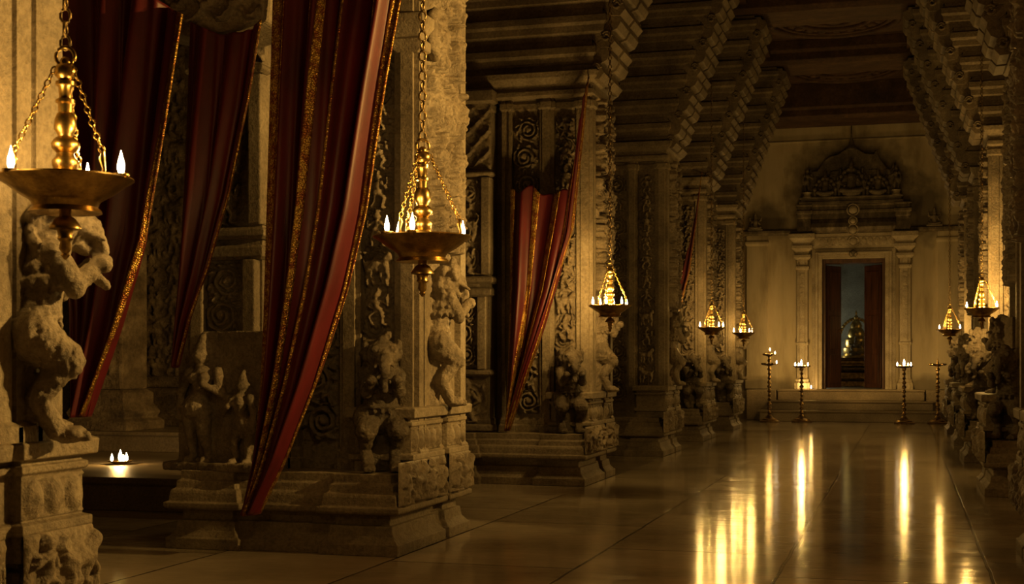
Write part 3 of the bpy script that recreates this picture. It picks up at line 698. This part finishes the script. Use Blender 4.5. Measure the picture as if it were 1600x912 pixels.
def hanging_lamp(x, y, z, sc, offs, label, watts=P_HANG, rot=0.0, wh=1.0, ceil=7.12):
    root = thing('hanging_oil_lamp', label, 'lamp', (x, y, z), rot, 'hanging brass oil lamps'); root.scale = (sc, sc, sc)
    MB().lathe(TRAY, seg=48).build('tray', 'brass', root, smooth=True, angle=40)
    MB().lathe(STEM, seg=24).build('stem', 'brass', root, smooth=True, angle=50)
    MB().lathe(PEND, seg=20).build('pendant', 'brass', root, smooth=True, angle=50)
    mb = MB(); mb.tube([(.034*math.cos(t), 0, .44+.034*math.sin(t)) for t in [2*PI*k/16 for k in range(16)]], .007, 8, True).ball((0, 0, .42), .02)
    mb.build('top_ring', 'brass', root, smooth=True)
    mb = MB(); links(mb, (0, 0, .465), (0, 0, (ceil-z)/sc), .062, .036, .0055)
    mb.build('hanging_chain', 'iron', root, smooth=True)
    for k in range(3):
        a = -.5+k*2*PI/3; e = Vector((math.cos(a), math.sin(a), 0))
        mb = MB(); links(mb, e*.178+Vector((0, 0, .085)), e*.035+Vector((0, 0, .40)), .034, .019, .0036)
        c = mb.build('side_chain', 'brass', root, smooth=True)
        MB().tube([e*.18+Vector((0, 0, -.01)), e*.184+Vector((0, 0, .03)), e*.176+Vector((0, 0, .06)), e*.18+Vector((0, 0, .09))], [.010, .007, .012, .006], 8).build('hook', 'brass', c, smooth=True)
    for k, of in enumerate(offs):
        of = max(-1, min(1, of/.95)); sg = -1 if k % 2 == 0 else 1
        cx = .215*of; cy = sg*.215*math.sqrt(max(0, 1-of*of))
        th = math.atan2(-x, y)-rot  # offsets run across the view
        px = cx*math.cos(th)-cy*math.sin(th); py = cx*math.sin(th)+cy*math.cos(th)
        cp = MB().lathe([(.010, -.012), (.026, .0), (.031, .012), (.029, .014), (.022, .006), (.004, .004)], seg=16).build('oil_cup', 'brass', root, smooth=True, loc=(px, py, .002))
        f = MB(); f.v = list(FLAME.v); f.f = list(FLAME.f); s = .95+.14*random.random()
        f.xform(Matrix.Diagonal((1.05*s, 1.05*s, 1.12*s, 1)))
        f.build('flame', 'flame', root, smooth=True, loc=(px, py, .012))
        lamp_light(root, 0, watts/len(offs), .02, (px, py, .125))
    return root
hanging_lamp(-2.83, 4.204, 1.898, .98, (-.79, .35, .83), 'big brass hanging lamp before the pale rearing beast statue', rot=.3, ceil=5.2, watts=19)
hanging_lamp(-2.43, 6.793, 1.916, 1.085, (-.74, -.52, -.21, .87), 'big brass hanging lamp in front of the widest curtained pillar', rot=.75, watts=18)
hanging_lamp(-2.80, 13.30, 1.83, .90, (-.82, -.47, -.18, .18, .56, .8), 'brass hanging lamp alone before the pillar with the hooked up curtain', rot=.5, watts=105)
hanging_lamp(-2.97, 21.93, 1.841, .93, (-.86, -.14, .55, .86), 'higher lamp of the small far pair hanging near the end wall, nearer the curtain', rot=.5)
hanging_lamp(-2.942, 26.201, 1.855, .92, (-.88, -.28, .5, .78), 'smaller lamp of the far pair, hanging right against the pale wall', rot=.6)
hanging_lamp(.915, 18.152, 1.954, .92, (-.85, 0, .85), 'higher of the two lamps hanging on the side without curtains', rot=.5, watts=150)
hanging_lamp(.768, 26.118, 1.887, .98, (-.8, 0, .8), 'lower lamp on a long chain on the side without curtains, by the end wall', rot=.4)
# added hanging lamp out of view, fill light for the pillar faces
fill_lamp = hanging_lamp(2.1, 8.14, 2.98, 1.5, (-.8, .1, .8), 'added large hanging fill lamp out of view, lighting the pillar faces', watts=6)
for yy in (-.095, .095): lamp_light(fill_lamp, 0, P_FILL/2, .03, (-.02, yy, .10))  # added fill lights, much stronger than the flames

# ------------------------------------------------------------------ standing oil lamps by the steps
def standing_lamp(x, y, h, trays, label, flames, watts, mat='bronze'):
    root = thing('standing_oil_lamp', label, 'lamp', (x, y, 0), 0, 'standing oil lamps by the steps')
    MB().lathe([(.215, 0), (.22, .02), (.20, .035), (.17, .045), (.16, .07), (.10, .09), (.075, .12), (.055, .14), (.05, .16)], seg=28).build('base', mat, root, smooth=True, angle=45)
    pr = [(.05, .16)]; z = .16; k = 0; zt = max(trays)
    while z < zt-.02:
        w = .030+.012*math.sin(k*1.3)
        for dr, dz in ((-.006, .012), (w-.02, .03), (.016, .045), (w-.02, .06), (-.004, .085)):
            if z+dz < zt: pr.append((.028+dr, z+dz))
        z += .095; k += 1
    pr.append((.02, zt))
    MB().lathe(pr, seg=18).build('stem', mat, root, smooth=True, angle=50)
    for j, zt_ in enumerate(trays):
        R = .17 if j == 0 else .14
        mb = MB().lathe([(.022, zt_-.045), (.06, zt_-.035), (R*.8, zt_-.012), (R*.92, zt_+.008), (R*.88, zt_+.01), (R*.7, zt_-.002), (.02, zt_-.01)], seg=24)
        for q in range(5):
            a = 2*PI*q/5+.3; mb.tube([(R*.78*math.cos(a), R*.78*math.sin(a), zt_-.002), (R*1.12*math.cos(a), R*1.12*math.sin(a), zt_+.006)], [.03, .014], 8)
        mb.build('tray', mat, root, smooth=True, angle=45)
    zt = max(trays)
    MB().lathe([(.02, zt-.01), (.03, zt+.02), (.018, zt+.035), (.022, zt+.05), (.012, zt+.065), (.016, zt+.075), (.002, h)], seg=16).build('finial', mat, root, smooth=True)
    for (fx, fy, fz, s) in flames:
        f = MB(); f.v = list(FLAME.v); f.f = list(FLAME.f); f.xform(Matrix.Diagonal((s*1.1, s*1.1, s, 1)))
        f.build('flame', 'flame', root, smooth=True, loc=(fx, fy, fz))
    if watts: lamp_light(root, 0, watts, .05, (0, -.02, zt+.13))
    return root
standing_lamp(-2.876, 30.585, 1.62, (1.27, 1.48), 'dark standing lamp with two trays, mostly unlit, beside the steps', [(.16, -.02, 1.285, .9), (.13, -.06, 1.49, .8), (.02, -.05, 1.56, .9)], 10)
standing_lamp(-2.19, 30.72, 1.30, (1.22,), 'lit standing lamp between the two tray lamp and the doorway, before the steps', [(0, -.08, 1.235, 1.8), (-.13, -.1, 1.23, 1.1), (.14, -.06, 1.23, 1.1), (-.07, .1, 1.23, 1.0)], P_STAND)
standing_lamp(-.03, 30.45, 1.30, (1.22,), 'lit standing lamp on the other side of the doorway, alone before the steps', [(0, -.08, 1.235, 1.8), (-.14, -.06, 1.23, 1.1), (.14, -.06, 1.23, 1.1), (.08, .1, 1.23, 1.0)], P_STAND)
standing_lamp(.66, 30.75, 1.40, (1.26,), 'unlit dark standing lamp in the shadow at the end of the steps', [], 0)

# ------------------------------------------------------------------ steps and doorway at the end
st = thing('stone_steps', 'three broad worn stone steps below the pale doorway', 'steps', (-1.2, 31.0, 0))
for z0, z1, y0, a, b in ((0, .245, 0, -1.95, 1.95), (.245, .455, .42, -1.80, 1.80), (.455, .70, .82, -1.62, 1.62)):
    MB().loft([(a, y0), (b, y0), (b, 1.27), (a, 1.27)], [(.02, z0), (.02, z1-.05), (0, z1-.045), (0, z1)]).build('step', 'step', st, bevel=.012)
for a, b in ((-2.3, -1.64), (1.64, 2.1)):
    MB().box(a, b, .72, 1.18, .0, .69).build('side_block', 'step', st, bevel=.015)
for i, (x, zz) in enumerate(((-2.27, .70), (-2.06, .70))):
    d = thing('oil_dish', 'tiny lit oil dish on the top step, %s' % ('left of its twin' if i == 0 else 'close to the door frame'), 'oil lamp', (x, 31.90, zz), 0, 'tiny oil dishes on the top step')
    MB().lathe([(.02, 0), (.05, .006), (.06, .022), (.055, .02), (.01, .008)], seg=16).build('dish', 'bronze', d, smooth=True)
    f = MB(); f.v = list(FLAME.v); f.f = list(FLAME.f); f.build('flame', 'flame', d, smooth=True, loc=(0, -.03, .018))
    lamp_light(d, 0, 3.0, .03, (0, -.06, .09))
dw = thing('stone_doorway', 'pale carved stone doorway with bracketed columns in the end wall', 'doorway', (-1.14, YW, .70))
for dx, ext, y0 in ((0, .09, -.16), (.09, .06, -.20), (.15, .08, -.13)):
    for s in (-1, 1):
        x0 = s*(.695+dx); x1 = s*(.695+dx+ext)
        MB().box(min(x0, x1), max(x0, x1), y0, .05, 0, 2.97+dx+ext).build('door_jamb', 'pale', dw, bevel=.01)
    MB().box(-.695-dx, .695+dx, y0, .05, 2.97+dx, 2.97+dx+ext).build('door_head', 'pale', dw, bevel=.01)
MB().box(-.95, .95, -.14, .05, 3.205, 3.55).build('lintel', 'pale', dw, bevel=.01)
panel('lintel_relief', (-.9, -.145, 3.26), (1, 0, 0), (0, -1, 0), 1.8, .2, .02, 'beads', 51, 'pale', dw)
mb = MB().ball((0, -.16, 3.36), (.09, .04, .09)); mb.tube([(.13*math.cos(a), -.16, 3.36+.10*math.sin(a)) for a in [2*PI*k/20 for k in range(20)]], .016, 6, True)
mb.build('lintel_boss', 'pale', dw, smooth=True)
for s in (-1, 1):
    cx = s*1.13
    prof = [(-.05, 0), (-.05, .14), (-.02, .17), (-.03, .22), (0, .25), (0, 1.0), (-.02, 1.02), (-.02, 1.06), (0, 1.08), (0, 2.72), (-.03, 2.75), (-.03, 2.8), (.01, 2.82), (.0, 2.95)]
    q = [(cx-.12, -.26), (cx-.06, -.26), (cx-.06, -.30), (cx+.06, -.30), (cx+.06, -.26), (cx+.12, -.26), (cx+.12, .05), (cx-.12, .05)]
    MB().loft(q, prof).build('column', 'pale', dw, bevel=.006)
    panel('column_relief', (cx-.055, -.302, 1.1), (1, 0, 0), (0, -1, 0), .11, 1.55, .015, 'vine', 52, 'pale', dw)
    c1 = [(cx-.14, -.32), (cx+.14, -.32), (cx+.14, .05), (cx-.14, .05)]
    mb = MB().loft(c1, [(.0, 2.95), (-.05, 3.0), (-.05, 3.06), (0, 3.08), (-.02, 3.14), (-.09, 3.2), (-.09, 3.27), (-.04, 3.29), (-.07, 3.36), (-.15, 3.43), (-.15, 3.53), (-.1, 3.55)])
    mb.build('bracket_capital', 'pale', dw, bevel=.006)
# the half-round eave and the slab over it
ev = [(.05, 3.57), (-.22, 3.57), (-.34, 3.60), (-.40, 3.66), (-.36, 3.76), (-.26, 3.85), (-.16, 3.90), (.05, 3.90)]
MB().prism(ev, 'x', -.93, .93).build('eave', 'eave', dw, bevel=.012)
MB().loft([(-1.25, -.34), (-.92, -.34), (-.92, -.24), (.92, -.24), (.92, -.34), (1.25, -.34), (1.25, .05), (-1.25, .05)], [(.03, 3.58), (.0, 3.62), (.02, 3.88), (0, 3.9), (0, 3.98), (-.03, 4.0), (-.03, 4.06), (.02, 4.08), (.02, 4.15), (-.02, 4.17), (-.02, 4.2)]).build('entablature', 'eave', dw, bevel=.008)
for z, r in ((3.60, .09), (3.80, .07), (4.05, .10)):
    mb = MB(); mb.ball((0, -.40 if z < 3.9 else -.36, z), (r, .05, r)); mb.tube([(1.3*r*math.cos(a), -.40 if z < 3.9 else -.36, z+1.3*r*math.sin(a)) for a in [2*PI*k/20 for k in range(20)]], .016, 6, True)
    mb.build('medallion', 'pale', dw, smooth=True)
mb = MB(); mb.lathe([(.01, 3.17), (.05, 3.12), (.055, 3.09), (.02, 3.05), (.03, 3.03), (.004, 2.99)], (0, -.24, 0), 14); mb.tube([(-.07, -.24, 3.13), (-.09, -.24, 3.05), (-.05, -.24, 3.0), (0, -.24, 3.02), (.05, -.24, 3.0), (.09, -.24, 3.05), (.07, -.24, 3.13)], .012, 6)
mb.build('lintel_pendant', 'soot', dw, smooth=True)

# carved group over the doorway
pd = thing('carved_pediment', 'dark sooty sculpture group of seated figures under arches above the doorway', 'sculpture', (-1.18, YW-.105, 4.90))
MB().loft([(-1.16, -.24), (1.13, -.24), (1.13, .1), (-1.16, .1)], [(0, 0), (0, .06), (.04, .07), (.04, .12), (.0, .13), (0, .17)]).build('sculpture_base', 'soot', pd, bevel=.01)
pts = [(-1.14, .1), (-1.10, .42), (-.98, .62), (-.90, .86), (-.86, .66), (-.74, .80), (-.62, 1.0), (-.48, 1.10), (-.30, 1.14), (-.15, 1.24), (0, 1.30), (.15, 1.24), (.30, 1.14), (.48, 1.12), (.55, 1.22), (.62, 1.02), (.74, .84), (.86, .70), (.92, .92), (1.0, .64), (1.08, .42), (1.11, .1)]
MB().prism(pts, 'y', -.06, .1).build('back_slab', 'soot', pd, bevel=.02)
panel('back_relief', (-.95, -.06, .17), (1, 0, 0), (0, -1, 0), 1.9, .60, .06, 'vine', 61, 'soot', pd, .012)
for cx, r, h, sc in ((0, .27, .62, 1.12), (-.58, .23, .42, .86), (.58, .23, .42, .86)):
    mb = MB(); arc = [(cx-r, -.16, .17), (cx-r, -.16, h*.7)]+[(cx-r*math.cos(a)*(1+.0), -.16, h*.7+r*1.25*math.sin(a)) for a in [PI*k/16 for k in range(1, 16)]]+[(cx+r, -.16, h*.7), (cx+r, -.16, .17)]
    mb.tube(arc, .035, 8)
    for p in arc[2:-2:2]: mb.ball((p[0], p[1]-.02, p[2]), .05, 8, 6)
    mb.build('arch', 'soot', pd, smooth=True)
SE2 = SEATED.copy(); SE2.materials.clear(); SE2.materials.append(M['soot'])
for cx, s in ((0, 1.02), (-.58, .74), (.58, .74)): place(SE2, 'seated_figure', 'soot', pd, (cx, -.15, .17), 0, (s*.92, s, s))
PR = MB(); person_into(PR, 0, .55, 1); PR = fuse(PR, 'attendant', .012, .005, 4); PR.materials.append(M['soot'])
for cx, s in ((-.30, .8), (.30, .8), (-.98, 1.0), (.98, 1.0)): place(PR, 'attendant_figure', 'soot', pd, (cx, -.14, .17 if abs(cx) < .9 else .27), 0, (s if cx < 0 else -s, s, s))
for cx in (-.98, .98): MB().lathe([(.14, .16), (.10, .19), (.07, .23), (.10, .27), (.12, .28)], (cx, -.13, 0), 14).build('figure_stand', 'pale', pd, smooth=True)
MB().lathe([(.14, 1.22), (.10, 1.28), (.06, 1.36), (.05, 1.42), (.018, 1.50), (.012, 1.95)], (0, -.07, 0), 14).build('finial', 'soot', pd, smooth=True)
for i, x in enumerate((-3.35, .62)):
    s = thing('small_statue', 'small seated stone figure on the cornice %s the doorway sculpture' % ('at the curtained side of' if i == 0 else 'at the bare side of'), 'statue', (x, YW-.06, 4.36), 0, 'small figures on the end wall cornice')
    place(SEATED, 'figure', 'sculpt', s, (0, 0, 0), 0, (.5, .4, .5))
    MB().box(-.17, .17, -.08, .08, -.005, .03).build('figure_base', 'pale', s, bevel=.006)

# the door itself, standing open inwards, and the room behind
dr = bpy.data.objects.new('door_1', None); C.objects.link(dr); dr.location = (-1.14, YW+.12, .70); structure(dr)
for s in (-1, 1):
    MB().box(min(s*.695, s*.63), max(s*.695, s*.63), -.1, .3, 0, 2.97).build('door_frame', 'wood', dr, bevel=.008)
MB().box(-.63, .63, -.1, .3, 2.88, 2.97).build('door_frame', 'wood', dr, bevel=.008)
for s, ang in ((-1, 62), (1, 50)):
    mb = MB().box(0, .60, -.03, .03, .02, 2.86)
    for z0, z1 in ((.12, .80), (.92, 1.70), (1.82, 2.72)): mb.box(.08, .52, -.045, .045, z0, z1)
    lf = mb.build('door_leaf', 'wood', dr, bevel=.008)
    lf.location = (s*.62, .30, 0); a = math.radians(ang); lf.rotation_euler = (0, 0, a if s < 0 else PI-a)
    h = MB().tube([(.52+.035*math.cos(t), -.06, 1.35+.035*math.sin(t)) for t in [2*PI*k/14 for k in range(14)]], .007, 6, True).ball((.52, -.05, 1.385), .014).build('door_handle', 'brass', lf, smooth=True)
mb = MB().box(-3.0, -2.8, YW+.5, 38, .5, 4.2).box(.6, .8, YW+.5, 38, .5, 4.2)
structure(mb.build('wall_chamber_sides', 'plain_plaster'))
structure(MB().box(-3.0, .8, 38, 38.2, .5, 4.2).build('wall_chamber', 'plain_plaster'))
structure(MB().box(-3.0, .8, YW+.5, 38.2, .5, .70).build('floor_chamber', 'step'))
structure(MB().box(-3.0, .8, YW+.5, 38.2, 4.2, 4.3).build('ceiling_chamber', 'plain_plaster'))
for y in (33.6, 34.7, 35.8, 36.9): structure(MB().box(-2.8, .6, y, y+.28, 3.92, 4.2).build('ceiling_beam', 'plain_plaster', bevel=.02))
px0 = -1.22
tb = thing('shrine_pedestal', 'dark stepped pedestal under the gilded shrine seen through the door', 'pedestal', (px0, 36.4, .70))
MB().loft([(-.62, -.45), (.62, -.45), (.62, .45), (-.62, .45)], [(0, 0), (0, .14), (.05, .16), (.08, .2), (.08, .36), (.02, .40), (0, .46), (.04, .50), (.16, .52), (.16, .58)]).build('pedestal_block', 'bronze', tb, bevel=.012)
MB().loft([(-.42, -.32), (.42, -.32), (.42, .32), (-.42, .32)], [(0, .58), (.0, .66), (.05, .68), (.03, .74)]).build('pedestal_top', 'bronze', tb, bevel=.01)
sh = thing('gilded_shrine', 'gilded conical shrine figure with a halo arch seen through the open door', 'shrine', (px0, 36.4, 1.44))
MB().lathe([(.36, 0), (.37, .05), (.30, .08), (.33, .14), (.33, .24), (.26, .28), (.28, .34), (.27, .46), (.20, .52), (.22, .58), (.19, .70), (.14, .76), (.15, .82), (.10, .92), (.05, .98), (.06, 1.03), (.02, 1.10), (.03, 1.14), (.004, 1.22)], seg=24).build('shrine_body', 'gilt', sh, smooth=True, angle=40)
mb = MB(); arc = [(-.40, .05, 0), (-.42, .05, .3)]+[(-.42*math.cos(a), .05, .45+.55*math.sin(a)) for a in [PI*k/18 for k in range(19)]]+[(.42, .05, .3), (.40, .05, 0)]
mb.tube(arc, .03, 8)
for p in arc[1:-1]: mb.ball(p, .045, 8, 6)
mb.build('halo_arch', 'gilt', sh, smooth=True)
place(SEATED.copy(), 'seated_deity', 'gilt', sh, (0, -.27, .06), 0, (.6, .5, .6))
d = bpy.data.lights.new('chamber_light', 'POINT'); d.energy = 18; d.color = (.95, .88, .58); d.shadow_soft_size = .2
o = bpy.data.objects.new('chamber_light', d); C.objects.link(o); o.location = (-2.35, 36.6, 1.7)
d = bpy.data.lights.new('chamber_light', 'POINT'); d.energy = 3; d.color = LIGHT; d.shadow_soft_size = .1
o = bpy.data.objects.new('chamber_light', d); C.objects.link(o); o.location = (.25, 35.2, 2.3)

# ------------------------------------------------------------------ the dark aisle behind the curtains
pf = thing('stone_platform', 'raised stone platform in the aisle with a burning dish on it', 'platform', (-8.57, 10.4, 0))
MB().loft([(-3.4, 0), (3.35, 0), (3.35, 7.0), (-3.4, 7.0)], [(.02, 0), (.02, .22), (0, .23), (0, .287)]).build('platform_base', 'step', pf, bevel=.01)
MB().loft([(-3.4, 3.1), (3.35, 3.1), (3.35, 7.0), (-3.4, 7.0)], [(.02, .287), (.02, .46), (0, .47), (0, .51)]).build('upper_step', 'step', pf, bevel=.01)
def aisle_pillar(x, y, z, w, h, seed, label):
    r = thing('aisle_pillar', label, 'pillar', (x, y, z), 0, 'worn pillars in the aisle', 'thing')
    q = [(-w/2, -w/2), (w/2, -w/2), (w/2, w/2), (-w/2, w/2)]
    MB().loft(q, [(-.14, 0), (-.14, .10), (-.08, .14), (-.11, .2), (-.05, .3), (-.05, .42), (0, .46)]).build('pillar_base', 'aged', r, bevel=.012)
    MB().loft(q, [(0, .46), (0, h)]).build('shaft', 'aged', r, bevel=.03)
    panel('relief_panel', (-w*.36, -w/2-.002, .6), (1, 0, 0), (0, -1, 0), w*.72, h-1.0, .035, 'figures', seed, 'aged', r, .016)
    return r
aisle_pillar(-8.72, 15.4, .51, .85, 5.8, 71, 'worn stone pillar in the aisle gap between the two crimson curtains')
aisle_pillar(-8.75, 13.95, .51, .55, 5.8, 72, 'pale stone pillar in the aisle, half hidden behind the rearing beast')
aisle_pillar(-6.6, 15.6, .51, .7, 5.6, 73, 'worn stone pillar in the aisle behind the tapering narrow curtain')
structure(MB().box(-12, -5, 18.0, 18.4, 0, 7.4).build('wall_aisle', 'aged'))
dy = thing('oil_dish', 'low brass dish of burning wicks on the aisle platform', 'oil lamp', (-7.33, 11.80, .287))
MB().lathe([(.05, 0), (.06, .01), (.10, .022), (.125, .035), (.12, .038), (.08, .028), (.01, .02)], seg=28).build('dish', 'brass', dy, smooth=True)
for q, (fx, fy, s) in enumerate(((0, 0, 1.5), (-.075, -.03, 1.0), (.06, -.04, .9), (.035, .05, 1.1), (-.04, .06, 1.0))):
    f = MB(); f.v = list(FLAME.v); f.f = list(FLAME.f); f.xform(Matrix.Diagonal((s*1.2, s*1.2, s, 1))); f.build('flame', 'flame', dy, smooth=True, loc=(fx, fy, .03))
lamp_light(dy, .10, P_DIYA, .03, (.0, -.02, .10))
